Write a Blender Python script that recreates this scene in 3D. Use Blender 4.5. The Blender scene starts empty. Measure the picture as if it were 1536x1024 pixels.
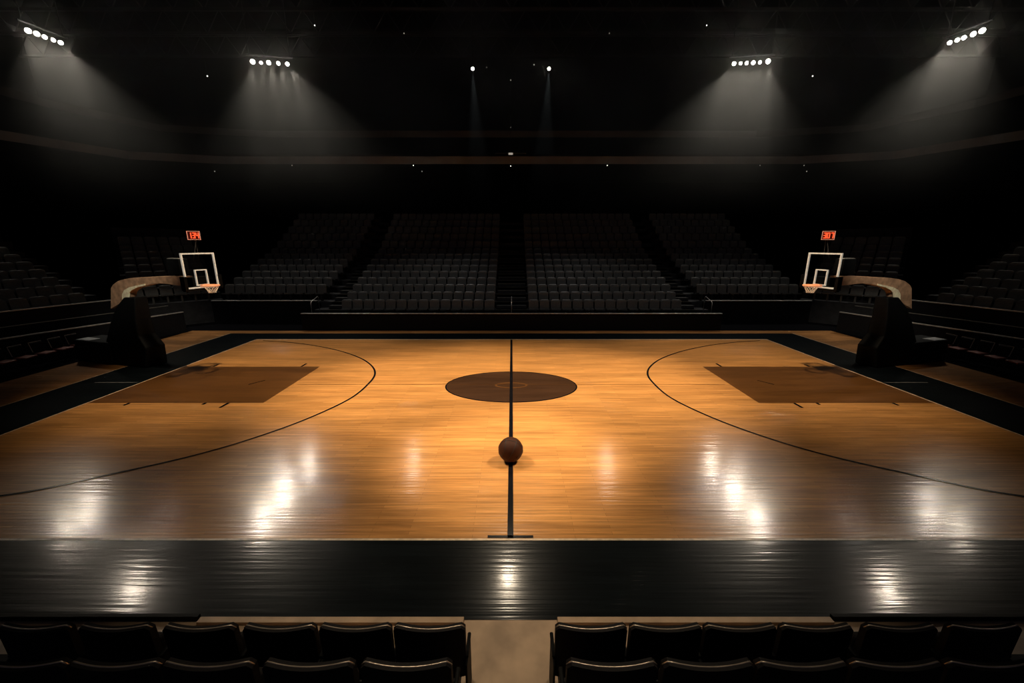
import bpy, bmesh, math, random
from mathutils import Vector, Matrix
random.seed(7)
sc = bpy.context.scene
COL = sc.collection
PI = math.pi
F = 589.0
TH = math.radians(14.0)
CT, ST = math.cos(TH), math.sin(TH)
H = 5.25
CX = 0.03

# ------------------------------------------------------------------ survey helpers
def ray(px, py):
    v = (py - 512) / F
    return Vector(((px - 768) / F, CT - v * ST, -ST - v * CT))
def G(px, py, h=0.0):
    d = ray(px, py); t = (h - H) / d.z
    return Vector((CX + d.x * t, d.y * t, h))
def atY(px, py, Y):
    d = ray(px, py); t = Y / d.y
    return Vector((CX + d.x * t, Y, H + d.z * t))
def atZ(px, py, Z):
    d = ray(px, py); t = (Z - H) / d.z
    return Vector((CX + d.x * t, d.y * t, Z))

# ------------------------------------------------------------------ object helpers
def link(o, parent=None):
    COL.objects.link(o)
    if parent is not None:
        o.parent = parent
    return o
def tag(o, label=None, cat=None, group=None, kind=None):
    if label: o['label'] = label
    if cat: o['category'] = cat
    if group: o['group'] = group
    if kind: o['kind'] = kind
    return o
def empty(name, loc=(0, 0, 0), rz=0.0):
    o = bpy.data.objects.new(name, None); COL.objects.link(o)
    o.location = loc; o.rotation_euler = (0, 0, rz); o.empty_display_size = .2
    return o
def obj(name, bm, mat, parent=None, smooth=False, bevel=0.0, segs=2, loc=None):
    bmesh.ops.recalc_face_normals(bm, faces=bm.faces)
    me = bpy.data.meshes.new(name); bm.to_mesh(me); bm.free()
    for m in (mat if isinstance(mat, (list, tuple)) else [mat]):
        me.materials.append(m)
    if smooth:
        for p in me.polygons: p.use_smooth = True
    o = bpy.data.objects.new(name, me); link(o, parent)
    if loc is not None: o.location = loc
    if bevel:
        b = o.modifiers.new('bevel', 'BEVEL'); b.width = bevel; b.segments = segs; b.limit_method = 'ANGLE'
    return o
def box(bm, x0, x1, y0, y1, z0, z1):
    v = [bm.verts.new((x, y, z)) for z in (z0, z1) for (x, y) in ((x0, y0), (x1, y0), (x1, y1), (x0, y1))]
    for f in ((0, 3, 2, 1), (4, 5, 6, 7), (0, 1, 5, 4), (1, 2, 6, 5), (2, 3, 7, 6), (3, 0, 4, 7)):
        bm.faces.new([v[i] for i in f])
    return v
def bx(*a):
    bm = bmesh.new(); box(bm, *a); return bm
def prism(bm, pts, o, e, n, t0, t1):
    """profile pts (s, z) in the vertical plane through o along e, thick t0..t1 along n"""
    A = []; B = []
    for (s, z) in pts:
        A.append(bm.verts.new((o[0] + e[0] * s + n[0] * t0, o[1] + e[1] * s + n[1] * t0, z)))
        B.append(bm.verts.new((o[0] + e[0] * s + n[0] * t1, o[1] + e[1] * s + n[1] * t1, z)))
    bm.faces.new(A); bm.faces.new(B[::-1])
    k = len(pts)
    for i in range(k):
        bm.faces.new((A[i], B[i], B[(i + 1) % k], A[(i + 1) % k]))
def tube(bm, pts, r, sides=8, closed=False):
    pts = [Vector(p) for p in pts]; n = len(pts); rings = []
    for i, p in enumerate(pts):
        a = pts[(i - 1) % n] if (closed or i > 0) else p
        b = pts[(i + 1) % n] if (closed or i < n - 1) else p
        t = (b - a).normalized()
        u = t.cross(Vector((0, 0, 1)))
        if u.length < 1e-3: u = t.cross(Vector((0, 1, 0)))
        u.normalize(); w = t.cross(u)
        rings.append([bm.verts.new(p + (u * math.cos(2 * PI * k / sides) + w * math.sin(2 * PI * k / sides)) * r) for k in range(sides)])
    m = n if closed else n - 1
    for i in range(m):
        R0, R1 = rings[i], rings[(i + 1) % n]
        for k in range(sides):
            bm.faces.new((R0[k], R0[(k + 1) % sides], R1[(k + 1) % sides], R1[k]))
    if not closed:
        bm.faces.new(rings[0][::-1]); bm.faces.new(rings[-1])
def disc(bm, cx, cy, rx, ry, z, n=96):
    vs = [bm.verts.new((cx + rx * math.cos(2 * PI * i / n), cy + ry * math.sin(2 * PI * i / n), z)) for i in range(n)]
    bm.faces.new(vs)
def ring(bm, cx, cy, rx, ry, w, z, n=128):
    A = []; B = []
    for i in range(n):
        c, s = math.cos(2 * PI * i / n), math.sin(2 * PI * i / n)
        A.append(bm.verts.new((cx + (rx - w) * c, cy + (ry - w) * s, z)))
        B.append(bm.verts.new((cx + rx * c, cy + ry * s, z)))
    for i in range(n):
        j = (i + 1) % n
        bm.faces.new((A[i], B[i], B[j], A[j]))
def quad(bm, x0, x1, y0, y1, z):
    bm.faces.new([bm.verts.new(p) for p in ((x0, y0, z), (x1, y0, z), (x1, y1, z), (x0, y1, z))])
def catmull(P, k=14):
    out = []
    for i in range(len(P) - 1):
        p0 = P[max(i - 1, 0)]; p1 = P[i]; p2 = P[i + 1]; p3 = P[min(i + 2, len(P) - 1)]
        for j in range(k):
            t = j / k
            out.append(0.5 * ((2 * p1) + (p2 - p0) * t + (2 * p0 - 5 * p1 + 4 * p2 - p3) * t * t + (3 * p1 - p0 - 3 * p2 + p3) * t ** 3))
    out.append(P[-1]); return out
def ribbon(bm, pts, w, z):
    L = []; R = []
    for i, p in enumerate(pts):
        a = pts[max(i - 1, 0)]; b = pts[min(i + 1, len(pts) - 1)]
        t = (b - a); t.z = 0; t.normalize(); n = Vector((-t.y, t.x, 0)) * (w / 2)
        L.append(bm.verts.new((p.x + n.x, p.y + n.y, z))); R.append(bm.verts.new((p.x - n.x, p.y - n.y, z)))
    for i in range(len(pts) - 1):
        bm.faces.new((L[i], R[i], R[i + 1], L[i + 1]))

# ------------------------------------------------------------------ materials
def sset(b, name, val):
    if name in b.inputs: b.inputs[name].default_value = val
def mat(name, col, rough=.6, metal=0, spec=.5, noise=.25, nscale=8.0, bump=0.0, coat=0, emis=None, estr=0):
    m = bpy.data.materials.new(name); m.use_nodes = True
    nt = m.node_tree; b = nt.nodes['Principled BSDF']
    sset(b, 'Roughness', rough); sset(b, 'Metallic', metal); sset(b, 'Specular IOR Level', spec); sset(b, 'Coat Weight', coat)
    tc = nt.nodes.new('ShaderNodeTexCoord'); n = nt.nodes.new('ShaderNodeTexNoise')
    n.inputs['Scale'].default_value = nscale; n.inputs['Detail'].default_value = 4
    nt.links.new(tc.outputs['Object'], n.inputs['Vector'])
    r = nt.nodes.new('ShaderNodeValToRGB')
    r.color_ramp.elements[0].position = .3; r.color_ramp.elements[1].position = .7
    lo = [c * (1 - noise) for c in col]; hi = [min(1, c * (1 + noise)) for c in col]
    r.color_ramp.elements[0].color = (*lo, 1); r.color_ramp.elements[1].color = (*hi, 1)
    nt.links.new(n.outputs['Fac'], r.inputs['Fac']); nt.links.new(r.outputs['Color'], b.inputs['Base Color'])
    if bump:
        bp = nt.nodes.new('ShaderNodeBump'); bp.inputs['Strength'].default_value = bump; bp.inputs['Distance'].default_value = .01
        nt.links.new(n.outputs['Fac'], bp.inputs['Height']); nt.links.new(bp.outputs['Normal'], b.inputs['Normal'])
    if emis:
        sset(b, 'Emission Color', (*emis, 1)); sset(b, 'Emission Strength', estr)
        try: m.cycles.emission_sampling = 'NONE'
        except Exception: pass
    return m

def wood(name, dark, light, rough=.2, tone=1.0, spec=.3, bump=.2, coat=.8):
    """strip flooring whose boards run along X, clear lacquer on top"""
    m = bpy.data.materials.new(name); m.use_nodes = True
    nt = m.node_tree; N = nt.nodes; L = nt.links; b = N['Principled BSDF']
    tc = N.new('ShaderNodeTexCoord')
    br = N.new('ShaderNodeTexBrick')
    br.inputs['Scale'].default_value = 1.0; br.inputs['Brick Width'].default_value = 1.9; br.inputs['Row Height'].default_value = .085
    br.inputs['Mortar Size'].default_value = .0022; br.inputs['Mortar Smooth'].default_value = .3; br.offset = .37
    br.inputs['Color1'].default_value = (*dark, 1); br.inputs['Color2'].default_value = (*light, 1)
    br.inputs['Mortar'].default_value = tuple([c * .45 for c in dark] + [1]); br.inputs['Bias'].default_value = .1
    L.new(tc.outputs['Object'], br.inputs['Vector'])
    mp = N.new('ShaderNodeMapping'); mp.inputs['Scale'].default_value = (.7, 16, 1); L.new(tc.outputs['Object'], mp.inputs['Vector'])
    n1 = N.new('ShaderNodeTexNoise'); n1.inputs['Scale'].default_value = 1.0; n1.inputs['Detail'].default_value = 6; n1.inputs['Roughness'].default_value = .65
    L.new(mp.outputs['Vector'], n1.inputs['Vector'])
    mp2 = N.new('ShaderNodeMapping'); mp2.inputs['Scale'].default_value = (.25, 1.6, 1); L.new(tc.outputs['Object'], mp2.inputs['Vector'])
    n2 = N.new('ShaderNodeTexNoise'); n2.inputs['Scale'].default_value = 1.0; n2.inputs['Detail'].default_value = 5
    L.new(mp2.outputs['Vector'], n2.inputs['Vector'])
    mr = N.new('ShaderNodeMapRange'); mr.inputs['From Min'].default_value = .3; mr.inputs['From Max'].default_value = .7
    mr.inputs['To Min'].default_value = .68; mr.inputs['To Max'].default_value = 1.28; L.new(n1.outputs['Fac'], mr.inputs['Value'])
    mr2 = N.new('ShaderNodeMapRange'); mr2.inputs['From Min'].default_value = .3; mr2.inputs['From Max'].default_value = .7
    mr2.inputs['To Min'].default_value = .78 * tone; mr2.inputs['To Max'].default_value = 1.18 * tone; L.new(n2.outputs['Fac'], mr2.inputs['Value'])
    mu = N.new('ShaderNodeMath'); mu.operation = 'MULTIPLY'; L.new(mr.outputs[0], mu.inputs[0]); L.new(mr2.outputs[0], mu.inputs[1])
    vm = N.new('ShaderNodeVectorMath'); vm.operation = 'SCALE'; L.new(br.outputs['Color'], vm.inputs[0]); L.new(mu.outputs[0], vm.inputs['Scale'])
    L.new(vm.outputs['Vector'], b.inputs['Base Color'])
    rr = N.new('ShaderNodeMapRange'); rr.inputs['To Min'].default_value = rough * .75; rr.inputs['To Max'].default_value = rough * 1.35
    L.new(n2.outputs['Fac'], rr.inputs['Value']); L.new(rr.outputs[0], b.inputs['Coat Roughness'])
    sset(b, 'Roughness', .30); sset(b, 'Coat Weight', coat); sset(b, 'Coat IOR', 1.5)
    sset(b, 'Specular IOR Level', spec)
    # lacquer ripples: boards cupped slightly, running along X
    ad = N.new('ShaderNodeMath'); ad.operation = 'MULTIPLY_ADD'; ad.inputs[1].default_value = -.35
    mp3 = N.new('ShaderNodeMapping'); mp3.inputs['Scale'].default_value = (.5, 15, 1); L.new(tc.outputs['Object'], mp3.inputs['Vector'])
    n3 = N.new('ShaderNodeTexNoise'); n3.inputs['Scale'].default_value = 1.0; n3.inputs['Detail'].default_value = 1.5; L.new(mp3.outputs['Vector'], n3.inputs['Vector'])
    L.new(br.outputs['Fac'], ad.inputs[0]); L.new(n3.outputs['Fac'], ad.inputs[2])
    bp = N.new('ShaderNodeBump'); bp.inputs['Strength'].default_value = bump; bp.inputs['Distance'].default_value = .006
    L.new(ad.outputs[0], bp.inputs['Height']); L.new(bp.outputs['Normal'], b.inputs['Normal']); L.new(bp.outputs['Normal'], b.inputs['Coat Normal'])
    return m

M = {}
M['maple'] = wood('maple court boards', (.57, .255, .074), (.71, .335, .102), rough=.155, bump=.6, spec=.16)
M['stained'] = wood('stained brown boards', (.150, .060, .016), (.18, .074, .020), rough=.17)
M['circle'] = wood('dark centre stain', (.052, .023, .011), (.062, .028, .013), rough=.22)
M['apron'] = wood('navy painted boards', (.0045, .0065, .008), (.006, .0085, .0105), rough=.13, bump=.5, coat=.5, spec=.07)
M['outer'] = wood('outer maple boards', (.44, .19, .055), (.56, .25, .075), rough=.25)
M['linedark'] = mat('black court paint', (.006, .006, .008), .16, spec=.35)
M['linepale'] = mat('pale court paint', (.80, .62, .44), .35)
M['fascia_dim'] = mat('dim balcony fascia', (.10, .095, .09), .8, nscale=.6, noise=.2)  # dimness put into the colour: darker copy of the fascia grey
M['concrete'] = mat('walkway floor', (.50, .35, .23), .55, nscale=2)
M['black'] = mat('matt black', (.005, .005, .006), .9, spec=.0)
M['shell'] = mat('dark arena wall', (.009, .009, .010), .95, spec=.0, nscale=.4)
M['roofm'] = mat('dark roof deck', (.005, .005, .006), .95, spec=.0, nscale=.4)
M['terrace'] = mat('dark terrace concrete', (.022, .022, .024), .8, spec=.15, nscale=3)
M['riser'] = mat('pale step edge', (.09, .085, .07), .6)  # paler than the terrace concrete
M['barrier'] = mat('black barrier panel', (.005, .0055, .007), .6, spec=.15)
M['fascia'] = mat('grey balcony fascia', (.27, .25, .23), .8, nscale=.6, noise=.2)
M['rail'] = mat('brushed rail metal', (.45, .44, .42), .4, metal=.6)
M['seat'] = mat('dark seat plastic', (.060, .060, .056), .42, spec=.5)
M['fabric'] = mat('black seat fabric', (.010, .009, .010), .75, spec=.25, nscale=60, bump=.3)
M['seatrim'] = mat('pale metal seat rim', (.62, .52, .42), .3, metal=.7, spec=.6)
M['pad'] = mat('black vinyl padding', (.004, .0045, .005), .6, spec=.12)
M['arm'] = mat('tan painted steel', (.40, .25, .155), .5, nscale=5, noise=.35)
M['cream'] = mat('cream painted steel', (.95, .82, .58), .4)
M['white'] = mat('glowing white board paint', (.80, .76, .66), .4, emis=(.9, .85, .72), estr=.25)  # small glow added to the paint to brighten the board lines
M['rim'] = mat('glowing orange rim steel', (.85, .28, .10), .35, emis=(1, .42, .2), estr=.4)  # glow added to the steel so the rim looks strongly lit
M['net'] = mat('glowing white net cord', (.85, .72, .6), .7, emis=(1, .75, .55), estr=.04)  # slight glow added to the cord
M['red'] = mat('red clock digits', (.8, .05, .02), .4, emis=(1, .10, .03), estr=1.3)
M['redframe'] = mat('lit clock border', (.9, .4, .3), .4, emis=(1, .40, .25), estr=.35)
M['clockface'] = mat('dark clock face', (.05, .004, .003), .4, emis=(.5, .02, .01), estr=.04)
M['paper'] = mat('white paper', (.6, .6, .6), .7)
M['lamp'] = mat('lit lamp lens', (1, .95, .85), .3, emis=(1, .93, .80), estr=30)
M['led'] = mat('tiny white light', (1, 1, 1), .3, emis=(1, .95, .85), estr=2.5)
M['ledwarm'] = mat('faint lamp', (1, 1, 1), .3, emis=(1, .9, .75), estr=.35)
M['housing'] = mat('black lamp housing', (.012, .012, .012), .5)
M['truss'] = mat('dark steel truss', (.022, .022, .024), .6, metal=.2)
M['ball'] = mat('worn brown basketball leather', (.050, .015, .006), .6, nscale=90, bump=.6, spec=.18)
M['seam'] = mat('black rubber seam', (.006, .006, .006), .6)
M['maroon'] = mat('dull red chair vinyl', (.30, .10, .08), .45, spec=.5)
gm = bpy.data.materials.new('clear acrylic'); gm.use_nodes = True
gb = gm.node_tree.nodes['Principled BSDF']; sset(gb, 'Base Color', (.96, .97, .96, 1)); sset(gb, 'Roughness', .03)
sset(gb, 'Transmission Weight', 1.0); sset(gb, 'IOR', 1.02); sset(gb, 'Alpha', .25)
M['glass'] = gm

# ------------------------------------------------------------------ the floor and its markings
XB = 14.35                       # baselines
YN = G(766, 808).y               # near touch line
YF = G(766, 509.5).y             # far touch line
YA = G(766, 930).y               # near edge of the painted apron
YAF = G(766, 500).y
XA = 16.9
XO = 19.8
YOF = G(766, 496).y
bm = bmesh.new(); quad(bm, -56, 56, -10, 52, 0)
floor = obj('floor', bm, M['black']); tag(floor, kind='structure')
def mark(name, bm, m, label=None):
    o = obj(name, bm, m, floor)
    if label: o['label'] = label
    return o
bm = bmesh.new(); quad(bm, -XO, XO, YA, YOF, .004); mark('outer_boards', bm, M['outer'], 'maple boards around the painted apron')
bm = bmesh.new()
quad(bm, -XA, XA, YA, YN, .008); quad(bm, -XA, XA, YF, YAF, .008)
quad(bm, -XA, -XB, YN, YF, .008); quad(bm, XB, XA, YN, YF, .008)
mark('painted_apron', bm, M['apron'], 'navy black painted border of the court')
bm = bmesh.new(); quad(bm, -XB, XB, YN, YF, .008); mark('court_boards', bm, M['maple'], 'glossy honey maple boards of the playing court')
bm = bmesh.new(); quad(bm, -30, 30, -6, YA, .004); mark('walkway', bm, M['concrete'], 'dim beige walkway floor behind the court')
for s in (-1, 1):
    bm = bmesh.new(); quad(bm, min(s * .60, s * 9), max(s * .60, s * 9), 2.9, 4.02, .008); mark('black_floor_strip', bm, M['fabric'], 'black floor strip under the chairs')  # black strip laid on the walkway below the front chairs
# pale boundary
w = .05
bm = bmesh.new()
quad(bm, -XB - w, XB + w, YN - w, YN, .012); quad(bm, -XB - w, XB + w, YF, YF + .09, .012)
quad(bm, -XB - w, -XB, YN, YF, .012); quad(bm, XB, XB + w, YN, YF, .012)
mark('boundary_line', bm, M['linepale'], 'thin pale boundary line')
for s in (-1, 1):
    bm = bmesh.new(); x = s * XA
    quad(bm, min(x, x + s * .04), max(x, x + s * .04), YA, YAF, .012)
    mark('apron_line', bm, M['linepale'])
# key paint
KY0, KY1, KX = G(766, 604.5).y, G(766, 550).y, 8.4
for s in (-1, 1):
    bm = bmesh.new(); quad(bm, min(s * XB, s * KX), max(s * XB, s * KX), KY0, KY1, .012)
    mark('key_paint', bm, M['stained'], 'brown stained key area')
    for (px, py, dy) in ((343, 604.5, -.42), (195, 604.5, -.22), (309, 604.5, -.15), (452, 550, .45), (320, 550, .3)):
        p = G(px, py); bm = bmesh.new()
        quad(bm, -s * p.x - .045, -s * p.x + .045, min(p.y, p.y + dy), max(p.y, p.y + dy), .016)
        mark('lane_mark', bm, M['linedark'])
    bm = bmesh.new(); p = G(388, 574); ribbon(bm, [Vector((-s * (p.x - .25), p.y - .22, 0)), Vector((-s * (p.x + .1), p.y + .25, 0))], .05, .016)
    mark('lane_mark', bm, M['linedark'])
    # three point arc
    pts = [(394.5, 511), (432, 513.5), (469, 518), (508, 526), (539, 536.6), (556.6, 548), (562.5, 560), (554.7, 573.7), (527, 597),
           (469, 625), (391, 654), (293, 683), (156, 714), (0, 744.5)]
    P = [G(*q) for q in pts]; P.append(Vector((-XB + .02, YN + .45, 0)))
    if s > 0: P = [Vector((-p.x, p.y, 0)) for p in P]
    bm = bmesh.new(); ribbon(bm, catmull(P), .075, .016); mark('three_point_line', bm, M['linedark'], 'thin black three point arc')
    bm = bmesh.new(); y = G(766, 574).y; quad(bm, min(s * 14.5, s * 16.2), max(s * 14.5, s * 16.2), y, y + .035, .012); mark('apron_tick', bm, M['rail'])
yc0, yc1 = G(766, 604).y, G(766, 557.5).y
cy, ry = (yc0 + yc1) / 2, (yc1 - yc0) / 2
rx = 98.5 * (cy * CT + H * ST) / F
bm = bmesh.new(); disc(bm, 0, cy, rx, ry, .012); mark('centre_circle_paint', bm, M['circle'], 'dark brown centre circle')
bm = bmesh.new(); ring(bm, 0, cy, rx, ry, .05, .016); mark('centre_circle_line', bm, M['linedark'])
bm = bmesh.new(); ring(bm, 0, G(766, 578).y, .62, .30, .07, .014); mark('jump_circle_line', bm, M['stained'])
bm = bmesh.new(); quad(bm, -.055, .055, YN, YF, .020); mark('centre_line', bm, M['linedark'], 'black half court line')
bm = bmesh.new(); quad(bm, -.42, .42, YN + .01, YN + .07, .020); mark('table_mark', bm, M['linedark'])
bm = bmesh.new(); quad(bm, -8.2, 8.2, G(766, 577).y, G(766, 577).y + .02, .018); mark('board_seam', bm, M['stained'])

# ------------------------------------------------------------------ shell
def wall(name, *a, m='shell'):
    return tag(obj(name, bx(*a), M[m]), kind='structure')
wall('wall_back', -56, 56, 52, 52.3, 0, 29)
wall('wall_left', -56.3, -56, -10, 52.3, 0, 29)
wall('wall_right', 56, 56.3, -10, 52.3, 0, 29)
wall('ceiling', -56.3, 56.3, -10, 52.3, 29, 29.3, m='roofm')

# upper balconies: fascia band lit by the lamp banks
FY = 40.0
def band(p0, p1, Y):
    return atY(766, p0, Y).z, atY(766, p1, Y).z
def balcony(name, p0, p1, Y, xc, label, front=False):
    z1, z0 = band(p0, p1, Y)
    t = tag(empty(name, (0, Y, 0)), label, 'balcony')
    bm = bmesh.new()
    pts = [Vector((-39.5, 8, 0)), Vector((-37, Y - 9, 0)), Vector((-34, Y - 2.2, 0)), Vector((-xc, Y, 0)), Vector((xc, Y, 0)), Vector((34, Y - 2.2, 0)), Vector((37, Y - 9, 0)), Vector((39.5, 8, 0))]
    A = [bm.verts.new((p.x, p.y - Y, z0)) for p in pts]; B = [bm.verts.new((p.x, p.y - Y, z1)) for p in pts]
    out = [Vector((-55.9, 8, 0)), Vector((-55.9, Y - 7, 0)), Vector((-55.9, 51.9, 0)), Vector((-xc - 1, 51.9, 0)), Vector((xc + 1, 51.9, 0)), Vector((55.9, 51.9, 0)), Vector((55.9, Y - 7, 0)), Vector((55.9, 8, 0))]
    for i in range(7): bm.faces.new((A[i], A[i + 1], B[i + 1], B[i]))
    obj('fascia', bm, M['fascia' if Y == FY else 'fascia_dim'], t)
    bm = bmesh.new()
    A = [bm.verts.new((p.x, p.y - Y + .02, z0 + .02)) for p in pts]; D = [bm.verts.new((p.x, p.y - Y, z0 + .02)) for p in out]
    for i in range(7): bm.faces.new((A[i], A[i + 1], D[i + 1], D[i]))
    obj('slab', bm, M['roofm'], t)
    return t
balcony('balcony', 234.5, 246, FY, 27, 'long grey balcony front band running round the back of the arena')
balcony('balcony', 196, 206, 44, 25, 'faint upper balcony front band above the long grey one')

# ------------------------------------------------------------------ grandstands
SP = .71
def rowh(k):   # tread height of row k of the far stand
    return .62 + .39 * k if k <= 8 else .62 + .39 * 8 + .62 * (k - 8)
Y0 = 25.2
FARLEFT = []
def far_block(name, label, x0, x1, k0, k1, wall_y, wall_h, rails=()):
    t = tag(empty(name, ((x0 + x1) / 2, wall_y, 0)), label, 'grandstand'); cx = (x0 + x1) / 2
    bm = bmesh.new()
    pr = [(wall_y + .1 - wall_y, 0), (wall_y + .1 - wall_y, rowh(k0))]
    for k in range(k0, k1):
        y = Y0 + k + .42 - wall_y
        pr += [(y, rowh(k)), (y, rowh(k + 1))] if k < k1 - 1 else [(y, rowh(k)), (y, 0)]
    prism(bm, pr, (-cx * 0 + x0 - cx, 0), (0, 1), (1, 0), 0, x1 - x0)
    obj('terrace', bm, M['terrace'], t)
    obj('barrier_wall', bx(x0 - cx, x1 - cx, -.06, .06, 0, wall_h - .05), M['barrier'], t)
    obj('handrail', bx(x0 - cx, x1 - cx, -.09, .09, wall_h - .05, wall_h), M['rail'], t, bevel=.01)
    return t
def stairs(t, x0, x1, k0, k1, oy, cx):
    bm = bmesh.new()
    for k in range(k0, k1):
        for h in (0, 1):
            z0 = rowh(k) + (rowh(k + 1) - rowh(k)) * h / 2
            z1 = z0 + (rowh(k + 1) - rowh(k)) / 2
            y = Y0 + k + .42 - .5 * (1 - h) - oy
            box(bm, x0 - cx, x1 - cx, y, y + .5, z0 - .3, z1)
    o = obj('stairs', bm, M['terrace'], t)
    bm = bmesh.new()
    for k in range(k0, min(k1, 9)):
        for h in (0, 1):
            z0 = rowh(k) + (rowh(k + 1) - rowh(k)) * h / 2
            z1 = z0 + (rowh(k + 1) - rowh(k)) / 2
            y = Y0 + k + .42 - .5 * (1 - h) - oy
            box(bm, x0 - cx, x1 - cx, y - .012, y + .03, z1 - .01, z1 + .012)
    obj('step_nosing', bm, M['riser'], o)
mid = far_block('grandstand', 'central dark grandstand behind the far side line, on both sides of the centre stairs', -13.0, 13.0, 0, 15, 23.95, atY(766, 469.5, 23.95).z)
for (a, b) in ((-1.0, 1.0), (-12.25, -11.2), (11.2, 12.25)):
    stairs(mid, a, b, 0, 14, 23.95, 0)
bm = bmesh.new(); box(bm, -.3, .3, 30, 30.15, 3, 3.1)
bm.free()
for s in (-1, 1):
    side = 'left' if s < 0 else 'right'
    x0, x1 = sorted((s * 13.02, s * 20.1))
    wy = 26.2
    far_block('grandstand', f'dark grandstand block behind the far corner of the court, behind the {side} hoop', x0, x1, 2, 15, wy, atY(766, 450.3, wy).z)

def handrail(x, y, z, lab):
    bm = bmesh.new()
    tube(bm, [(0, 0, 0), (0, 0, 1.0), (0, .08, 1.08), (0, .95, 1.30), (0, 1.03, 1.25), (0, 1.03, .3)], .022)
    o = obj('stair_handrail', bm, M['rail'], smooth=True, loc=(x, y, z)); tag(o, lab, 'handrail')
for (x, lab) in ((0, 'thin metal handrail at the foot of the centre stairs'), (-12.6, 'metal handrail by the foot of the stairs towards the left hoop'),
                 (12.6, 'metal handrail by the foot of the stairs towards the right hoop')):
    handrail(x, Y0 - .7, rowh(0) if x else rowh(0) + .2 - .2, lab)

# far seat: padded back with a rounded top, tipped seat and pedestal
def seat_bm():
    bm = bmesh.new()
    w = .315
    def shell(prof, ys):     # rounded panel: outline in x,z given; extruded in y
        pass
    n = 8
    out = [(-w, .50), (w, .50)]
    r = .13
    for i in range(n + 1):
        a = PI / 2 * i / n; out.append((w - r + r * math.cos(a), 1.12 - r + r * math.sin(a)))
    for i in range(n + 1):
        a = PI / 2 + PI / 2 * i / n; out.append((-w + r + r * math.cos(a), 1.12 - r + r * math.sin(a)))
    A = []; B = []
    for (x, z) in out:
        lean = (z - .5) * .16; cur = -.05 * (x / w) ** 2
        A.append(bm.verts.new((x, lean + cur, z))); B.append(bm.verts.new((x, lean + cur + .09, z)))
    k = len(out)
    bm.faces.new(A); bm.faces.new(B[::-1])
    for i in range(k): bm.faces.new((A[i], B[i], B[(i + 1) % k], A[(i + 1) % k]))
    # seat pan (folded up at a slant)
    v = box(bm, -w + .02, w - .02, -.42, .02, .44, .53)
    for q in v:
        if q.co.y < -.2: q.co.z += .05
    box(bm, -.05, .05, -.22, -.02, 0, .45)
    return bm
tmp = obj('stadium_seat', seat_bm(), M['seat'], smooth=False)
seat_me = tmp.data
for p in seat_me.polygons: p.use_smooth = False
COL.objects.unlink(tmp); bpy.data.objects.remove(tmp)
ORD = ['first', 'second', 'third', 'fourth', 'fifth', 'sixth', 'seventh', 'eighth', 'ninth', 'tenth', 'eleventh', 'twelfth', 'thirteenth', 'fourteenth']
rest = []
def put_seat(x, y, z, rz, label, group):
    o = bpy.data.objects.new('stadium_seat', seat_me); COL.objects.link(o)
    o.location = (x, y, z); o.rotation_euler = (0, 0, rz + random.uniform(-.03, .03))
    tag(o, label, 'seat', group)
NSEAT = 0
for s in (-1, 1):
    side = 'left' if s < 0 else 'right'
    for k in range(0, 14):
        for i in range(14):
            x = s * (1.07 + SP * (i + .5)); y = Y0 + k; z = rowh(k)
            if k < 6:
                put_seat(x, y, z, 0, f'dark seat in the {ORD[k]} row, block {side} of centre stairs, {ORD[i]} seat from them', f'seats of the central block {side} of the centre stairs'); NSEAT += 1
            else: rest.append((x, y, z, 0))
        if k >= 2:
            for i in range(10):
                x = s * (12.75 + SP * (i + .5)); y = Y0 + k; z = rowh(k)
                if k < 5:
                    put_seat(x, y, z, 0, f'dark seat, {ORD[k-2]} row of block behind {side} hoop, {ORD[i]} from its centre-side stairs', f'seats of the far block behind the {side} hoop'); NSEAT += 1
                else: rest.append((x, y, z, 0))

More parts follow.
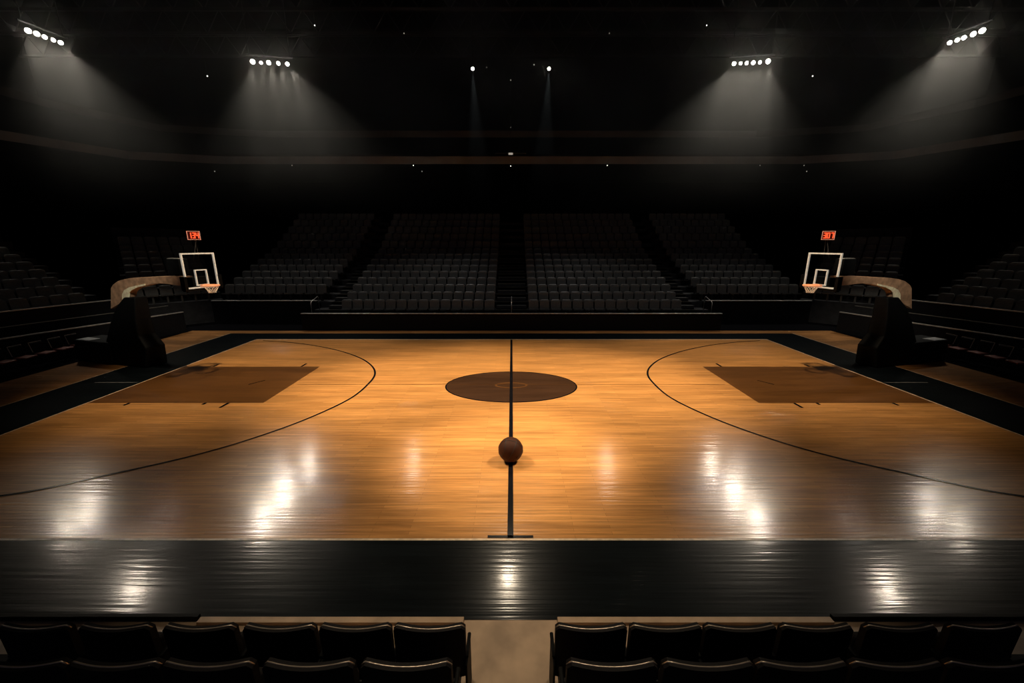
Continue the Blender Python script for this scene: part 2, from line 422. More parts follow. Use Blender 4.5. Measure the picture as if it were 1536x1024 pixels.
# side stands, turned 18 degrees
for s in (-1, 1):
    side = 'left' if s < 0 else 'right'
    O = Vector((-22.2, 16.5, 0)); d = Vector((.31, .951, 0)).normalized(); n = Vector((-d.y, d.x, 0))
    mx = lambda v: Vector((v.x * (-s), v.y, v.z))
    Om, dm, nm = mx(O), mx(d), mx(n)
    t = tag(empty('grandstand', Om), f'dark side grandstand at the {side} end behind the courtside chairs', 'grandstand')
    def sbox(a0, a1, b0, b1, z0, z1):
        bm = bmesh.new(); v = box(bm, a0, a1, b0, b1, z0, z1)
        for q in v:
            p = dm * q.co.x + nm * q.co.y; q.co = (p.x, p.y, q.co.z)
        return bm
    LEN0, LEN1 = -12, 5.4
    obj('barrier_wall', sbox(LEN0, 7.4, 0, .08, 0, 1.2), M['barrier'], t)
    obj('handrail', sbox(LEN0, 7.4, -.03, .07, 1.2, 1.25), M['rail'], t)
    obj('ledge', sbox(LEN0, 7.2, .08, 1.6, 0, .9), M['terrace'], t)
    obj('bench_rail', sbox(LEN0, 7.0, .55, .60, 1.62, 1.65), M['riser'], t)
    obj('rear_wall', sbox(LEN0, 6.2, 1.6, 1.68, .9, 2.18), M['barrier'], t)
    obj('handrail', sbox(LEN0, 6.2, 1.57, 1.69, 2.18, 2.225), M['rail'], t)
    bm = bmesh.new()
    pr = [(1.68, .0), (1.68, 1.55)]
    hh = 1.55
    for k in range(14):
        y = 2.4 + k + .42
        rise = .40 if k < 8 else .6
        pr.append((y, hh))
        if k < 13: hh += rise; pr.append((y, hh))
    pr.append((y, 0))
    prism(bm, pr, (dm * LEN0)[:], nm[:], dm[:], 0, LEN1 - LEN0)
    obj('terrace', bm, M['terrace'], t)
    ang = math.atan2(nm.y, nm.x) - PI / 2
    hh = 1.55
    for k in range(11):
        for i in range(13):
            q = Om + dm * (4.3 - SP * (i + .5)) + nm * (2.4 + k)
            vis = 5 - k * .75
            if k < 6 and i < max(1, round(vis)) + 1:
                put_seat(q.x, q.y, hh, ang, f'dark seat, {ORD[k]} row of {side} side stand, {ORD[i]} from its stairs by the far corner', f'seats of the {side} side stand'); NSEAT += 1
            else: rest.append((q.x, q.y, hh, ang))
        hh += .40 if k < 8 else .6
    # corner block
    C = Vector((-19.9, 27.2, 0)); dc = Vector((-.72, -.69, 0)).normalized(); nc = Vector((-.69, .72, 0)).normalized()
    C, dc, nc = mx(C), mx(dc), mx(nc)
    t = tag(empty('grandstand', C), f'dark corner grandstand block between the {side} side stand and the far stand', 'grandstand')
    bm = bmesh.new(); pr = [(0, 0), (0, 1.5)]; hh = 1.5
    for k in range(11):
        pr.append((.9 + k, hh))
        if k < 10: hh += .42 if k < 6 else .6; pr.append((.9 + k, hh))
    pr.append((.9 + 10, 0))
    prism(bm, pr, (0, 0), nc[:], dc[:], .1, 5.0)
    obj('terrace', bm, M['terrace'], t)
    ang = math.atan2(nc.y, nc.x) - PI / 2; hh = 1.5
    for k in range(8):
        for i in range(6):
            q = C + dc * (.5 + SP * (i + .5)) + nc * (.45 + k)
            rest.append((q.x, q.y, hh, ang))
        hh += .42 if k < 6 else .6
    bm = bmesh.new()
    # low wall closing the corner
    a = C + nc * .0; b = C + dc * 5.0; c = mx(Vector((-20.0, 23.4, 0)))
print('individual seats', NSEAT, 'rest', len(rest))
bm = bmesh.new()
for (x, y, z, rz) in rest:
    nb = len(bm.verts); bm.from_mesh(seat_me); bm.verts.ensure_lookup_table()
    mtx = Matrix.Translation((x, y, z)) @ Matrix.Rotation(rz, 4, 'Z')
    for v in bm.verts[nb:]: v.co = mtx @ v.co
o = obj('upper_seats', bm, M['seat']); tag(o, 'countless dim seats fading into the dark upper rows and corners of the stands', 'seats', kind='stuff')

# ------------------------------------------------------------------ hoops
EL = Vector((.966, -.26, 0)).normalized(); NL = Vector((EL.y, -EL.x, 0)).normalized()   # NL points to the camera side
OL = Vector((-17.5, 17.15, 0))
if NL.y > 0: NL = -NL
def inplane(px, py, off=0.0):
    """(s, z) where the sight line meets the hoop's vertical plane moved off metres to the near side"""
    d = ray(px, py); o = OL + NL * off
    t = (o - Vector((CX, 0, 0))).dot(NL) / d.dot(NL)
    p = Vector((CX, 0, H)) + d * t
    return ((p - o).dot(EL), p.z)
SEG = {'0': 'abcdef', '1': 'bc', '3': 'abgcd', '4': 'fgbc', '7': 'abc'}
def digits(bm, text, w, h, y):
    n = len(text); cw = w / n
    for i, ch in enumerate(text):
        cx = -w / 2 + cw * (i + .5); a = cw * .30; b = h * .40; t = .035
        R = {'a': (-a, a, b - t, b), 'g': (-a, a, -t / 2, t / 2), 'd': (-a, a, -b, -b + t), 'f': (-a - t / 2, -a + t / 2, 0, b), 'b': (a - t / 2, a + t / 2, 0, b),
             'e': (-a - t / 2, -a + t / 2, -b, 0), 'c': (a - t / 2, a + t / 2, -b, 0)}
        for k in SEG[ch]:
            x0, x1, z0, z1 = R[k]; box(bm, cx + x0, cx + x1, y - .01, y, z0, z1)
def hoop(s):
    side = 'left' if s < 0 else 'right'
    mx = lambda v: Vector((v.x * (-s), v.y, v.z))
    e, nn, o0 = mx(EL), mx(NL), mx(OL)
    t = tag(empty('basketball_hoop', o0), f'portable basketball hoop with tan gooseneck arm and black padded base, {side} end of court', 'basketball hoop', 'portable hoops at the ends of the court')
    def pr(pts, off0, off1, name, m, parent=t, bevel=0, smooth=False):
        bm = bmesh.new(); prism(bm, pts, (0, 0), e[:], nn[:], off0, off1)
        return obj(name, bm, m, parent, bevel=bevel, smooth=smooth)
    # padded tower, tapering: hull of two cross sections
    P = [inplane(*q, .45) for q in ((152, 549), (217, 545), (216, 523), (203, 505), (197, 480), (193, 447), (176, 447), (166, 462), (160, 482))]
    P = [(a, max(b, .012) if i > 1 else .012) for i, (a, b) in enumerate(P)]
    bm = bmesh.new(); prism(bm, P, (0, 0), e[:], nn[:], -.45, .45)
    zt = max(b for a, b in P)
    for v in bm.verts:
        k = 1 - .45 * (v.co.z / zt); off = Vector((v.co.x, v.co.y, 0)).dot(nn); v.co -= nn * off * (1 - k)
    obj('tower_padding', bm, M['pad'], t, bevel=.05, segs=3)
    Bq = [inplane(*q, .5) for q in ((119, 550), (170, 550), (170, 515), (123, 515))]
    x0, x1 = Bq[0][0], Bq[1][0]; zt = Bq[2][1]
    pr([(x0, .012), (x1, .012), (x1, zt), (x0 + .05, zt)], -.6, .5, 'base', M['pad'], bevel=.06)
    bm = bmesh.new()
    prism(bm, [(x0 + .15, zt), (x0 + .95, zt), (x0 + .95, zt + .012), (x0 + .15, zt + .012)], (0, 0), e[:], nn[:], .0, .42)
    o = obj('paper_sheet', bm, M['paper'], t); o['label'] = 'crumpled white sheet on top of the base'
    # arm
    up = [(166, 463), (166, 432), (169, 427), (176, 421.5), (186, 418.5), (200, 416.5), (220, 415.5), (240, 414.5), (258, 414), (277, 414)]
    lo = [(277, 428.5), (262, 427.5), (250, 425.8), (240, 425.0), (228, 426), (215, 429), (204, 431.5), (197, 435), (193.5, 439), (192.5, 448)]
    pts = [inplane(*q, .14) for q in up + lo]
    pr(pts, -.16, .14, 'arm', M['arm'], bevel=.012)
    li = [inplane(*q, .17) for q in ((183, 449), (183, 441), (186, 435), (193, 431), (205, 428), (217, 425.5), (217, 428), (205, 431), (197.5, 435), (194, 439), (193, 449))]
    pr(li, .142, .17, 'arm_lining', M['cream'])
    ub = [inplane(*q, .14) for q in ((248, 388), (267, 388), (268, 411), (248, 411))]
    sa, sb = ub[0][0], ub[1][0]
    b = pr([(sa, ub[3][1]), (sb, ub[3][1]), (sb, ub[0][1]), (sa, ub[0][1])], -.2, .14, 'control_box', M['pad'], bevel=.02)
    b['label'] = 'black box standing on the arm behind the board'
    pr([(sa + .02, ub[0][1]), (sb - .02, ub[0][1]), (sb - .08, ub[0][1] + .02), (sa + .05, ub[0][1] + .025)], -.1, .1, 'box_glint', M['rail'], parent=b)  # pale strip stands in for the glint on the box top
    pr([(sa + .2, ub[3][1] - .15), (sa + .3, ub[3][1] - .15), (sa + .3, ub[3][1] + .02), (sa + .2, ub[3][1] + .02)], -.05, .05, 'box_bracket', M['pad'], parent=b)
    # board frame: centre of the board
    sc_, zc = inplane(300.5, 405.5, 0)
    W, HB = 1.30, 1.36
    bo = e * sc_
    def bb(name, x0, x1, z0, z1, y0, y1, m, parent=t, bm=None):
        """box in the board's own frame: x across, y towards the court"""
        own = bm is None
        if own: bm = bmesh.new()
        v = box(bm, x0, x1, y0, y1, z0, z1)
        for q in v:
            p = bo + (-nn) * q.co.x + e * q.co.y; q.co = (p.x, p.y, zc + q.co.z)
        return obj(name, bm, m, parent) if own else bm
    g = bb('backboard', -W / 2, W / 2, -HB / 2, HB / 2, -.015, .015, M['glass']); g['label'] = 'clear square backboard'
    lw = .055
    bm = bmesh.new()
    for a in ((-W / 2, W / 2, HB / 2 - lw, HB / 2), (-W / 2, W / 2, -HB / 2, -HB / 2 + lw), (-W / 2, -W / 2 + lw, -HB / 2 + lw, HB / 2 - lw), (W / 2 - lw, W / 2, -HB / 2 + lw, HB / 2 - lw)):
        bb('', *a, -.03, .03, None, bm=bm)
    obj('board_border', bm, M['white'], g)
    bm = bmesh.new(); iw, z0, z1 = .24, -HB / 2 + .10, -HB / 2 + .72; l2 = .04
    for a in ((-iw, iw, z1 - l2, z1), (-iw, -iw + l2, z0, z1 - l2), (iw - l2, iw, z0, z1 - l2), (-iw, iw, z0, z0 + l2)):
        bb('', *a, -.03, .03, None, bm=bm)
    obj('target_square', bm, M['white'], g)
    bm = bmesh.new()
    for sg in (-1, 1):
        a, b_ = sorted((sg * (W / 2 - .01), sg * (W / 2 + .10))); bb('', a, b_, -HB / 2 - .04, -HB / 2 + .48, -.12, .10, None, bm=bm)
    bb('', -W / 2 - .1, W / 2 + .1, -HB / 2 - .09, -HB / 2 - .005, -.06, .06, None, bm=bm)
    obj('edge_padding', bm, M['pad'], g)
    bb('mounting_plate', -.35, .35, -HB / 2 + .05, -HB / 2 + .42, -.34, -.035, M['pad'])
    # rim and net
    R = .26; zr = zc - HB / 2 + .10
    rc = bo + e * (R + .16)
    bm = bmesh.new()
    tube(bm, [(rc.x + R * math.cos(a), rc.y + R * math.sin(a), zr) for a in [2 * PI * i / 32 for i in range(32)]], .03, 8, True)
    rm = obj('rim', bm, M['rim'], t, smooth=True)
    rm['label'] = 'orange rim'
    bb('rim_bracket', -.13, .13, -HB / 2 + .04, -HB / 2 + .14, .02, .22, M['rim'], parent=rm)
    bm = bmesh.new(); K = 12
    ringR = [(R, 0), (R * .84, .08), (R * .66, .16), (R * .52, .24), (R * .46, .29)]
    for i in range(K):
        for sg in (-1, 1):
            tube(bm, [(rc.x + r * math.cos(2 * PI * (i + sg * j * .5) / K), rc.y + r * math.sin(2 * PI * (i + sg * j * .5) / K), zr - dz) for j, (r, dz) in enumerate(ringR)], .006, 4)
    obj('net', bm, M['net'], t)
    # shot clock over the board
    ck = tag(empty('shot_clock', (0, 0, 0)), f'small shot clock with glowing red digits on struts above the {side} hoop', 'clock', 'shot clocks above the hoops')
    sck, zck = inplane(290.5, 353, 0)
    cpos = o0 + e * (sc_ - .30) ; 
    d_ = ray(290.5 if s < 0 else 1532 - 289.5, 353); tt = (cpos.y) / d_.y
    cpos = Vector((CX + d_.x * tt, cpos.y, H + d_.z * tt))
    face = math.atan2(-cpos.x, cpos.y) * -1
    ck.location = cpos; ck.rotation_euler = (0, 0, math.atan2(cpos.x, cpos.y) * -.55)
    cw, ch = .42, .33
    obj('case', bx(-cw / 2, cw / 2, 0, .10, -ch / 2, ch / 2), M['pad'], ck)
    obj('face', bx(-cw / 2 + .02, cw / 2 - .02, -.006, 0, -ch / 2 + .02, ch / 2 - .02), M['clockface'], ck)
    bm = bmesh.new(); tw = .018
    for a in ((-cw / 2, cw / 2, -.02, .02, ch / 2 - tw, ch / 2), (-cw / 2, cw / 2, -.02, .02, -ch / 2, -ch / 2 + tw), (-cw / 2, -cw / 2 + tw, -.02, .02, -ch / 2, ch / 2), (cw / 2 - tw, cw / 2, -.02, .02, -ch / 2, ch / 2)):
        box(bm, *a)
    obj('lit_border', bm, M['redframe'], ck)
    bm = bmesh.new(); digits(bm, '134' if s < 0 else '307', cw - .06, ch - .06, -.008); obj('digits', bm, M['red'], ck)
    ztop = zc + HB / 2
    base = o0 + bo
    inv = ck.rotation_euler.to_matrix().inverted()
    for sg in (-1, 1):
        bm = bmesh.new()
        b0 = base - e * .08 + nn * (sg * .10); b0.z = ztop - .2
        top = Vector((cpos.x + sg * .03, cpos.y + .05, cpos.z - ch / 2 + .02))
        tube(bm, [inv @ (b0 - cpos), inv @ (top - cpos)], .016, 6)
        obj('strut', bm, M['truss'], ck)
hoop(-1); hoop(1)

# ------------------------------------------------------------------ courtside chairs
def chair_proto():
    t = empty('courtside_chair')
    bm = bmesh.new(); box(bm, -.24, .24, -.24, .24, .50, .57); obj('seat', bm, M['maroon'], t, bevel=.02)
    bm = bmesh.new()
    v = box(bm, -.24, .24, .22, .27, .66, 1.02)
    for q in v:
        if q.co.z > .9: q.co.y += .07
    obj('backrest', bm, M['pad'], t, bevel=.02)
    bm = bmesh.new(); tube(bm, [(-.245, .25, .62), (-.245, .34, 1.045), (.245, .34, 1.045), (.245, .25, .62)], .014, 6); obj('back_frame', bm, M['seatrim'], t)
    for (x, y) in ((-.22, -.2), (.22, -.2), (-.22, .24), (.22, .24)):
        bm = bmesh.new(); tube(bm, [(x, y, 0), (x, y, .52 if y < 0 else .68)], .014, 6); obj('leg', bm, M['truss'], t)
    return t
cp = chair_proto(); first = True
def copy_tree(root):
    r = root.copy(); COL.objects.link(r)
    for ch in [c for c in root.children]:
        c = ch.copy(); COL.objects.link(c); c.parent = r
        for g in [q for q in ch.children]:
            k = g.copy(); COL.objects.link(k); k.parent = c
    return r
for s in (-1, 1):
    side = 'left' if s < 0 else 'right'
    for i in range(8):
        o = cp if first else copy_tree(cp); first = False
        o.location = (s * (20.75 + random.uniform(-.05, .05)), 18.3 - i * .72, .0)
        o.rotation_euler = (0, 0, (PI / 2 if s < 0 else -PI / 2) + random.uniform(-.08, .08))
        tag(o, f'courtside chair with dull red seat, {side} end of the court, {ORD[i]} from the far corner', 'chair', f'courtside chairs along the {side} end')

# ------------------------------------------------------------------ spectator chairs in front of the camera
def front_chair():
    t = empty('auditorium_chair')
    W, top, bot = .395, 1.15, .42
    n = 14
    # outline of back: corners rounded, upper edge dips in the middle
    cols = 20
    def zt(u):
        z = top - .022 * (1 - u * u)
        a = abs(u)
        if a > .86: z -= .055 * ((a - .86) / .14) ** 2.2
        return z
    def yy(u, z, th): return -.10 * 0 + .045 * u * u * 1.0 - (z - bot) * .03 * 1.0 + th
    bm = bmesh.new(); rows = 8; grid = []
    for side in (0, 1):
        g = []
        for j in range(rows + 1):
            r = []
            for i in range(cols + 1):
                u = -1 + 2 * i / cols; z = bot + (zt(u) - bot) * j / rows
                taper = 1.0
                r.append(bm.verts.new((u * W * taper, yy(u, z, 0 if side == 0 else .075), z)))
            g.append(r)
        grid.append(g)
    for side in (0, 1):
        g = grid[side]
        for j in range(rows):
            for i in range(cols):
                f = (g[j][i], g[j][i + 1], g[j + 1][i + 1], g[j + 1][i]); bm.faces.new(f if side == 0 else f[::-1])
    a, b = grid
    for i in range(cols):
        bm.faces.new((a[rows][i], a[rows][i + 1], b[rows][i + 1], b[rows][i])); bm.faces.new((a[0][i + 1], a[0][i], b[0][i], b[0][i + 1]))
    for j in range(rows):
        bm.faces.new((a[j][0], a[j + 1][0], b[j + 1][0], b[j][0])); bm.faces.new((a[j + 1][cols], a[j][cols], b[j][cols], b[j + 1][cols]))
    obj('backrest', bm, M['fabric'], t, smooth=False)
    bm = bmesh.new()
    P = []
    for i in range(cols + 1):
        u = -1 + 2 * i / cols; z = zt(u); P.append((u * W, yy(u, z, .035), z))
    tube(bm, P, .0085, 6)  # pale tube along the top edge, made light for its highlight line
    obj('top_rim', bm, M['seatrim'], t, smooth=True)
    bm = bmesh.new(); v = box(bm, -.35, .35, .10, .20, .44, .84)
    for q in v:
        if q.co.z > .6: q.co.y += .05
    obj('seat', bm, M['fabric'], t, bevel=.04, segs=3)
    for sg in (-1, 1):
        bm = bmesh.new(); box(bm, sg * .405 - .02, sg * .405 + .02, .04, .33, .68, .715); ar = obj('armrest', bm, M['pad'], t, bevel=.012)
        bm = bmesh.new(); box(bm, sg * .405 - .013, sg * .405 + .013, -.04, .32, .0, .68); obj('leg', bm, M['pad'], t, bevel=.01)
    return t
fc = front_chair(); first = True
ZR1 = 0.0
def zdepth(Y, z): return Y * CT + (H - z) * ST
rows = [
    ('front', 3.48, 0.0, [(54, 0), (175, 0), (300.5, 0), (420, 0), (533.5, 0), (644.5, 0)], [886.5, 998.5, 1110, 1223.5, 1349, 1474.5]),
    ('nearest', 2.67, .56, [(35, 0), (175, 0), (314, 0), (464, 0), (610, 0)], [917.5, 1061.5, 1201, 1342.5, 1485]),
]
for (rn, Y, zf, L, R) in rows:
    zd = zdepth(Y, zf + 1.15)
    Ls = sorted([q[0] for q in L], reverse=True); Rs = sorted(R)
    for side, arr in (('left', Ls), ('right', Rs)):
        for i, px in enumerate(arr):
            o = fc if first else copy_tree(fc); first = False
            o.location = (CX + (px - 768) * zd / F, Y - .07, zf + .008)
            o.rotation_euler = (0, 0, 0)
            where = 'row by the court' if rn == 'front' else 'row nearest the camera'
            tag(o, f'black chair seen from behind, {where}, {ORD[i]} to the {side} of the aisle', 'chair', f'black chairs in the {where}')
# riser that carries the nearest row
for s in (-1, 1):
    a, b = sorted((s * .58, s * 7.0))
    o = obj('riser_platform', bx(a, b, 1.6, 3.30, .004, .56), M['black']); tag(o, f'black riser platform under the nearest chairs {"left" if s < 0 else "right"} of the aisle', 'platform')
# low pale ledge in front of the chairs
zl = zdepth(YA, .08)
for (p0, p1, side) in ((300, 696, 'left'), (836, 1246, 'right')):
    xa, xb = CX + (p0 - 768) * zl / F, CX + (p1 - 768) * zl / F
    y = G(766, 931.5, .08).y
    o = obj('low_ledge', bx(xa, xb, y, y + .09, .004, .06), M['cream'] if False else M['concrete'], bevel=.006)
    tag(o, f'low pale ledge between the court and the black chairs, {side} of the aisle', 'ledge')
for (p0, p1, side) in ((-60, 298, 'left'), (1248, 1600, 'right')):
    xa, xb = CX + (p0 - 768) * zl / F, CX + (p1 - 768) * zl / F
    o = obj('low_kerb', bx(xa, xb, y + .06, y + .12, .004, .085), M['pad'], bevel=.006)
    tag(o, f'thin dark kerb carrying on outward from the {side} pale ledge', 'kerb')

# ------------------------------------------------------------------ ball
bp = G(766, 696.5)
RB = 18.7 * (zdepth(bp.y, .3)) / F
bc = Vector((G(766, 675, RB).x, G(766, 675, RB).y, 0))
ball = empty('basketball', (bc.x, bc.y, .02)); tag(ball, 'worn brown basketball resting on the black half court line', 'ball')
bm = bmesh.new(); bmesh.ops.create_uvsphere(bm, u_segments=64, v_segments=40, radius=RB)
b = obj('leather', bm, M['ball'], ball, smooth=True, loc=(0, 0, RB))
bm = bmesh.new()
rot = Matrix.Rotation(.5, 3, 'Y') @ Matrix.Rotation(.35, 3, 'X')
def loop(fn, n=72): tube(bm, [rot @ (fn(2 * PI * i / n).normalized() * (RB * 1.0)) for i in range(n)], RB * .022, 6, True)
loop(lambda a: Vector((math.cos(a), 0, math.sin(a)))); loop(lambda a: Vector((0, math.cos(a), math.sin(a))))
for sg in (-1, 1):
    loop(lambda a: Vector((sg * (.72 - .22 * math.cos(2 * a)), math.cos(a) * .8, math.sin(a) * .8)))
obj('seam', bm, M['seam'], ball, smooth=True, loc=(0, 0, RB))

# ------------------------------------------------------------------ roof trusses
def truss(Y, z, x0, x1, lab):
    t = tag(empty('roof_truss', (0, Y, z)), lab, 'truss', 'roof trusses')
    for (dy, dz) in ((0, 0), (0, 1.6)):
        bm = bmesh.new(); box(bm, x0, x1, -.09, .09, dz - .09, dz + .09); obj('chord', bm, M['truss'], t)
    bm = bmesh.new(); n = int((x1 - x0) / 2.2)
    for i in range(n):
        a = x0 + (x1 - x0) * i / n; m_ = x0 + (x1 - x0) * (i + .5) / n; c = x0 + (x1 - x0) * (i + 1) / n
        tube(bm, [(a, 0, 0), (m_, 0, 1.6), (c, 0, 0)], .045, 4)
    obj('web', bm, M['truss'], t)
for i, (py, z) in enumerate(((14, 21.5), (50, 21.5), (84, 21.5))):
    Y = atZ(766, py, z).y
    truss(Y, z, -44, 44, f'dark roof truss spanning the arena, {ORD[i]} from the camera')

# ------------------------------------------------------------------ lamp banks
ZL = 17.8
def spot(loc, target, power, angle, blend=.5, radius=.15, col=(1, .9, .74), name='spot'):
    l = bpy.data.lights.new(name, 'SPOT'); l.energy = power; l.spot_size = math.radians(angle); l.spot_blend = blend
    l.shadow_soft_size = radius; l.color = col
    o = bpy.data.objects.new(name, l); COL.objects.link(o); o.location = loc
    o.rotation_euler = (Vector(target) - Vector(loc)).to_track_quat('-Z', 'Y').to_euler()
    return o
def lamp(pos, r, parent, m='lamp', back=True):
    """a round floodlight: housing behind a bright domed lens turned down towards the court"""
    aim = (Vector((0, 12, 2)) - pos).normalized()
    q = aim.to_track_quat('-Z', 'Y').to_matrix()
    bm = bmesh.new(); bmesh.ops.create_uvsphere(bm, u_segments=20, v_segments=12, radius=r)
    for v in bm.verts: v.co.z *= .6; v.co = q @ v.co
    hs = obj('lens', bm, M[m], parent, smooth=True, loc=pos - parent.location)
    bm = bmesh.new(); bmesh.ops.create_cone(bm, cap_ends=True, segments=20, radius1=r * .98, radius2=r * .6, depth=r * 1.6)
    for v in bm.verts: v.co.z += r * .95; v.co = q @ v.co
    obj('housing', bm, M['housing'], parent, smooth=False, loc=pos - parent.location)
banks = [
    ('outer left', [(42, 46, 1.2), (55, 50.5, 1.1), (67, 55.5, .95), (80, 60, .85), (91, 64, 1)], 'rising to the left', (-9.5, 30)),
    ('inner left', [(379, 92.5, 1.25), (391.5, 94, .8), (403, 94, 1.1), (417.5, 95, .95), (431, 96, 1)], 'left of centre', (-3.5, 27)),
    ('inner right', [(1101, 95.5, 1), (1111, 95, .8), (1120, 94.5, .9), (1130, 94, 1), (1140, 93.5, .85), (1152, 92, 1.25)], 'right of centre', (3.5, 27)),
    ('outer right', [(1424.5, 64, .95), (1436, 60, .9), (1446, 56.5, .95), (1460, 51, 1.1), (1473.5, 46, 1.2)], 'rising to the right', (9.5, 30)),
]
for (nm, L, desc, tgt) in banks:
    P = [atZ(px, py, ZL) for (px, py, k) in L]
    c = sum(P, Vector()) / len(P)
    t = tag(empty('floodlight_bank', c), f'{nm} roof bank of {"six" if len(P) == 6 else "five"} bright floodlights in a slanting row' if 'outer' in nm else f'{nm} roof bank of {"six" if len(P) == 6 else "five"} bright floodlights in a level row', 'floodlights')
    a, b_ = P[0] - c, P[-1] - c; up = Vector((0, 0, .42))
    ex = (b_ - a).normalized() * .4
    bm = bmesh.new(); tube(bm, [a - ex + up, b_ + ex + up], .06, 6); obj('bar', bm, M['truss'], t)
    for q in (a - ex * .5, b_ + ex * .5):
        bm = bmesh.new(); tube(bm, [q + up, q + Vector((0, 0, 29 - ZL))], .03, 6); obj('hanger', bm, M['truss'], t)
    for i, p in enumerate(P):
        k = L[i][2]
        lamp(p, .12 * k, t)
        sx = -1 if p.x < 0 else 1
        # beam fans out: the lamp towards mid court leans most to the centre
        f = i / (len(P) - 1); f = f if p.x < 0 else 1 - f
        if 'inner' in nm: target = Vector((p.x - sx * (1.5 + 9 * f), p.y - 7, 2))
        else: target = Vector((p.x - sx * (4 + 8 * f), p.y - 5, 2))
        spot(p + (target - p).normalized() * .4, target, 780 * k, 46, 1.0, .12, (1, .93, .80), 'floodlight')
        spot(p + (target - p).normalized() * .4, target * .6 + Vector((p.x, p.y, 0)) * .4, 1100 * k, 13, 1.0, .06, (1, .92, .78), 'floodlight')
        l = bpy.data.lights.new('lamp_spill', 'POINT'); l.energy = 4 * k; l.shadow_soft_size = .15; l.color = (1, .92, .78)
        lo_ = bpy.data.objects.new('lamp_spill', l); COL.objects.link(lo_); lo_.location = p + Vector((0, -.35, -.35))
for (px, lab) in ((709, 'lone small roof spotlight left of the centre line'), (823.5, 'lone small roof spotlight right of the centre line')):
    p = atZ(px, 103, ZL)
    t = tag(empty('roof_spotlight', p), lab, 'spotlight', None)
    lamp(p, .11, t)
    bm = bmesh.new(); tube(bm, [Vector((0, 0, .15)), Vector((0, 0, 29 - ZL))], .025, 6); obj('hanger', bm, M['truss'], t)
    sx = -1 if px < 766 else 1
    spot(p + Vector((0, 0, -.2)), (p.x - sx * .8, p.y - 2, 2), 420, 20, 1.0, .06, (.85, .95, 1), 'spotlight')

# tiny pilot lights on the rigging
pil = [(472, 38, 21.4), (1060, 38, 21.4), (311, 114, 17), (1219, 114, 17), (730, 101, 17.5), (801, 97, 17.5), (766, 120, 17), (606, 50, 21.4), (914, 50, 21.4),
       (620, 248, 12), (911, 248, 12), (766, 249, 12), (633, 257, 12), (1140, 248, 12), (1206, 248, 12), (1210, 257, 12), (322, 257, 12), (438, 248, 12), (766, 191, 15)]
names = {}
for i, (px, py, z) in enumerate(pil):
    if z > 15: p = atZ(px, py, z)
    else: p = atY(px, py, 39.6)
    t = tag(empty('pilot_light', p), f'tiny dim white point of light {"high under the roof" if z > 15 else "at the foot of the grey balcony band"}', 'light', 'tiny points of light under the roof' if z > 15 else 'tiny points of light along the balcony')
    bm = bmesh.new(); bmesh.ops.create_uvsphere(bm, u_segments=10, v_segments=6, radius=.045); 
    obj('bulb', bm, M['led' if i in (0, 1, 2, 3, 9, 10, 11) else 'ledwarm'], t, smooth=True)
    bm = bmesh.new(); bmesh.ops.create_cone(bm, cap_ends=True, segments=10, radius1=.05, radius2=.05, depth=.1)
    for v in bm.verts: v.co.z += .08
    obj('housing', bm, M['housing'], t)
    bm = bmesh.new()
    if z > 15: tube(bm, [(0, 0, .12), (0, 0, 28.9 - p.z)], .012, 4)
    else: tube(bm, [(0, 0, .12), (0, .45, .2)], .012, 4)
    obj('hanger', bm, M['housing'], t)
# small rig hanging in front of the balcony band
p = atY(766, 230, 36)
t = tag(empty('hanging_rig', p), 'small crossbar on a thin rod hanging in front of the grey balcony band', 'rig')
obj('crossbar', bx(-1.3, 1.3, -.05, .05, -.03, .03), M['riser'], t)
bm = bmesh.new(); tube(bm, [(0, 0, 0), (0, 0, 28.9 - p.z)], .02, 6); obj('rod', bm, M['truss'], t)
obj('light_head', bx(-.18, .18, -.1, .1, -.09, .03), M['ledwarm'], t)

# ------------------------------------------------------------------ haze under the roof
bm = bmesh.new(); box(bm, -44, 44, 22.5, 39.7, 6.6, 21)
hz = obj('haze', bm, None); tag(hz, 'thin smoky haze hanging under the roof lamps', 'haze', kind='stuff')
hm = bpy.data.materials.new('thin haze'); hm.use_nodes = True; nt = hm.node_tree; nt.nodes.clear()
out = nt.nodes.new('ShaderNodeOutputMaterial'); vs = nt.nodes.new('ShaderNodeVolumeScatter')
vs.inputs['Density'].default_value = .010; vs.inputs['Anisotropy'].default_value = .35; vs.inputs['Color'].default_value = (1, .97, .92, 1)
tc = nt.nodes.new('ShaderNodeTexCoord'); sx_ = nt.nodes.new('ShaderNodeSeparateXYZ'); nt.links.new(tc.outputs['Object'], sx_.inputs[0])
a = nt.nodes.new('ShaderNodeMapRange'); a.interpolation_type = 'SMOOTHSTEP'; a.inputs['From Min'].default_value = 6.7; a.inputs['From Max'].default_value = 16
nt.links.new(sx_.outputs['Z'], a.inputs['Value'])
a2 = nt.nodes.new('ShaderNodeMapRange'); a2.interpolation_type = 'SMOOTHSTEP'; a2.inputs['From Min'].default_value = 22.5; a2.inputs['From Max'].default_value = 29
nt.links.new(sx_.outputs['Y'], a2.inputs['Value'])
m1 = nt.nodes.new('ShaderNodeMath'); m1.operation = 'MULTIPLY'; nt.links.new(a.outputs[0], m1.inputs[0]); nt.links.new(a2.outputs[0], m1.inputs[1])
nz = nt.nodes.new('ShaderNodeTexNoise'); nz.inputs['Scale'].default_value = .22; nt.links.new(tc.outputs['Object'], nz.inputs['Vector'])
nr = nt.nodes.new('ShaderNodeMapRange'); nr.inputs['From Min'].default_value = .3; nr.inputs['From Max'].default_value = .7; nr.inputs['To Min'].default_value = .013; nr.inputs['To Max'].default_value = .024
nt.links.new(nz.outputs['Fac'], nr.inputs['Value'])
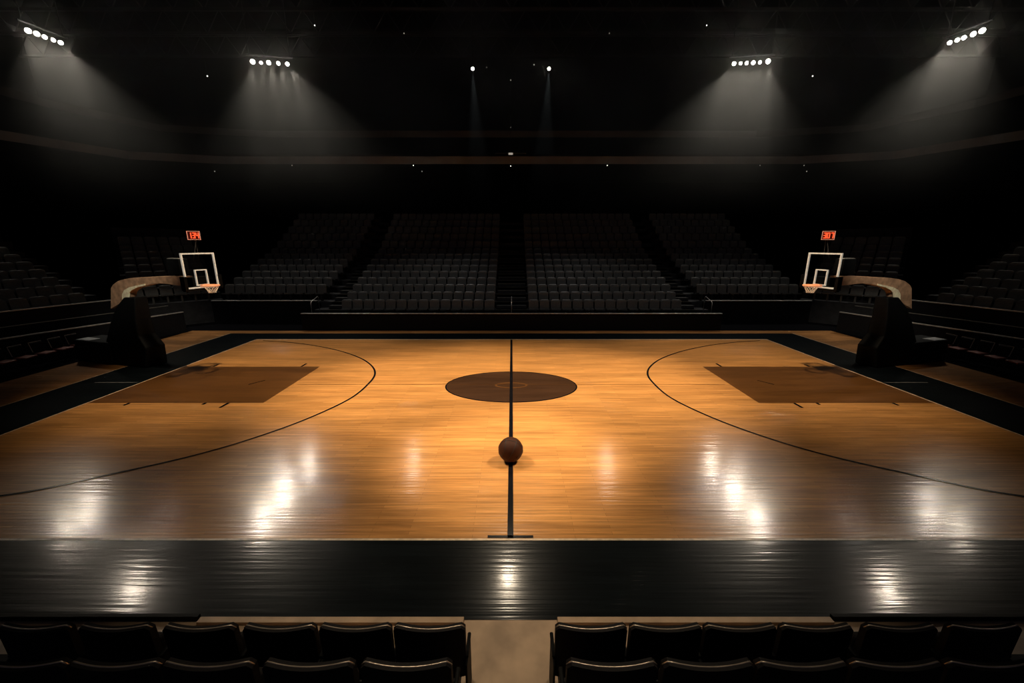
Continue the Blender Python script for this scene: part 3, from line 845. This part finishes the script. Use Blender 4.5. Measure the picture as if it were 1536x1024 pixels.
m2 = nt.nodes.new('ShaderNodeMath'); m2.operation = 'MULTIPLY'; nt.links.new(m1.outputs[0], m2.inputs[0]); nt.links.new(nr.outputs[0], m2.inputs[1])
nt.links.new(m2.outputs[0], vs.inputs['Density'])
nt.links.new(vs.outputs[0], out.inputs['Volume'])
hz.data.materials.clear(); hz.data.materials.append(hm)

# ------------------------------------------------------------------ court lighting
WARM = (1, .80, .55)
for (x, y, z, tx, ty, p, a) in ((-9, 13, 12.5, -2.8, 14.3, 9200, 58), (9, 13, 12.5, 2.8, 14.3, 9200, 58), (-.2, 19.7, 15, 0, 14, 4200, 56),
                               (-9, 15, 14, -10, 16, 5400, 62), (9, 15, 14, 10, 16, 5400, 62), (-8, 10, 13, -9, 10, 260, 60), (8, 10, 13, 9, 10, 260, 60)):
    spot((x, y, z), (tx, ty, 0), p, a, 1.0, .22, WARM, 'court_light')
for s in (-1, 1):
    spot((s * 12.6, 15.4, 15), (s * 12.4, 14.6, 0), 1500, 40, 1.0, .22, WARM, 'added_key_light')  # added unseen spot that casts the board's shadow on the key
    spot((s * 5.5, 9.6, 9.0), (s * .3, 9.0, 0), 2900, 36, 1.0, .10, WARM, 'added_ball_light')  # added unseen pair for the ball's shadow and the warm pool round it
    spot((s * 8.0, 8.0, 11), (s * 15.5, 16.6, 4.4), 4800, 20, 1.0, .2, (1, .88, .7), 'added_hoop_light')  # added unseen spot from the near side to brighten the hoop arm
    for xx, pw in ((5.5, 1350), (15.5, 850)):
        spot((s * xx, 19.0, 19.5), (s * xx, 26.2, 1.2), pw * 1.6, 46, 1.0, .3, (1, .96, .92), 'added_stand_light')  # added unseen spots that lift the far seats out of the dark
    spot((s * 14, 12, 17), (s * 23.6, 19.5, 2.4), 270, 36, 1.0, .3, (1, .93, .85), 'added_stand_light')  # added unseen spot for the side stand seats
    spot((s * 2.0, 5.2, 9), (s * .9, 4.9, .0), 620, 64, 1.0, .3, WARM, 'added_aisle_light')  # added unseen spot to brighten the aisle floor
# added unseen spots without fixtures, aimed so their reflections gleam in the lacquer
for (px, py, p, a) in ((100, 795, 130, 18), (134, 765, 200, 18), (200, 885, 260, 12), (392, 785, 330, 20), (402, 765, 90, 20), (427, 742, 420, 20), (418, 715, 70, 20), (463, 703, 260, 13), (620, 697, 120, 8), (910, 700, 120, 8),
                       (1067, 703, 260, 13), (1110, 715, 70, 20), (1100, 742, 420, 20), (1128, 765, 90, 20), (1138, 785, 330, 20), (1393, 765, 200, 18), (1440, 795, 130, 16), (1332, 885, 260, 12), (762, 870, 140, 10)):
    g = G(px, py); d = ray(px, py); d.z = -d.z; t = 9.5 / d.z
    spot(g + d * t, g, p * 1.7, a, 1.0, .17, (1, .86, .68), 'added_gleam_light')

w = bpy.data.worlds.new('World'); sc.world = w; w.use_nodes = True
w.node_tree.nodes['Background'].inputs['Color'].default_value = (.78, .74, 1, 1)
w.node_tree.nodes['Background'].inputs['Strength'].default_value = .02

cam = bpy.data.cameras.new('camera'); cam.sensor_width = 36; cam.lens = 36 * F / 1536; cam.clip_end = 300
co = bpy.data.objects.new('camera', cam); COL.objects.link(co); co.location = (CX, 0, H); co.rotation_euler = (PI / 2 - TH, 0, 0)
sc.camera = co
sc.view_settings.view_transform = 'Standard'; sc.view_settings.look = 'None'; sc.view_settings.exposure = 0; sc.view_settings.gamma = 1
sc.cycles.use_denoising = True
sc.cycles.volume_bounces = 0; sc.cycles.max_bounces = 6; sc.cycles.diffuse_bounces = 3; sc.cycles.glossy_bounces = 3; sc.cycles.transparent_max_bounces = 8
sc.cycles.caustics_reflective = False; sc.cycles.caustics_refractive = False
sc.cycles.sample_clamp_indirect = 4
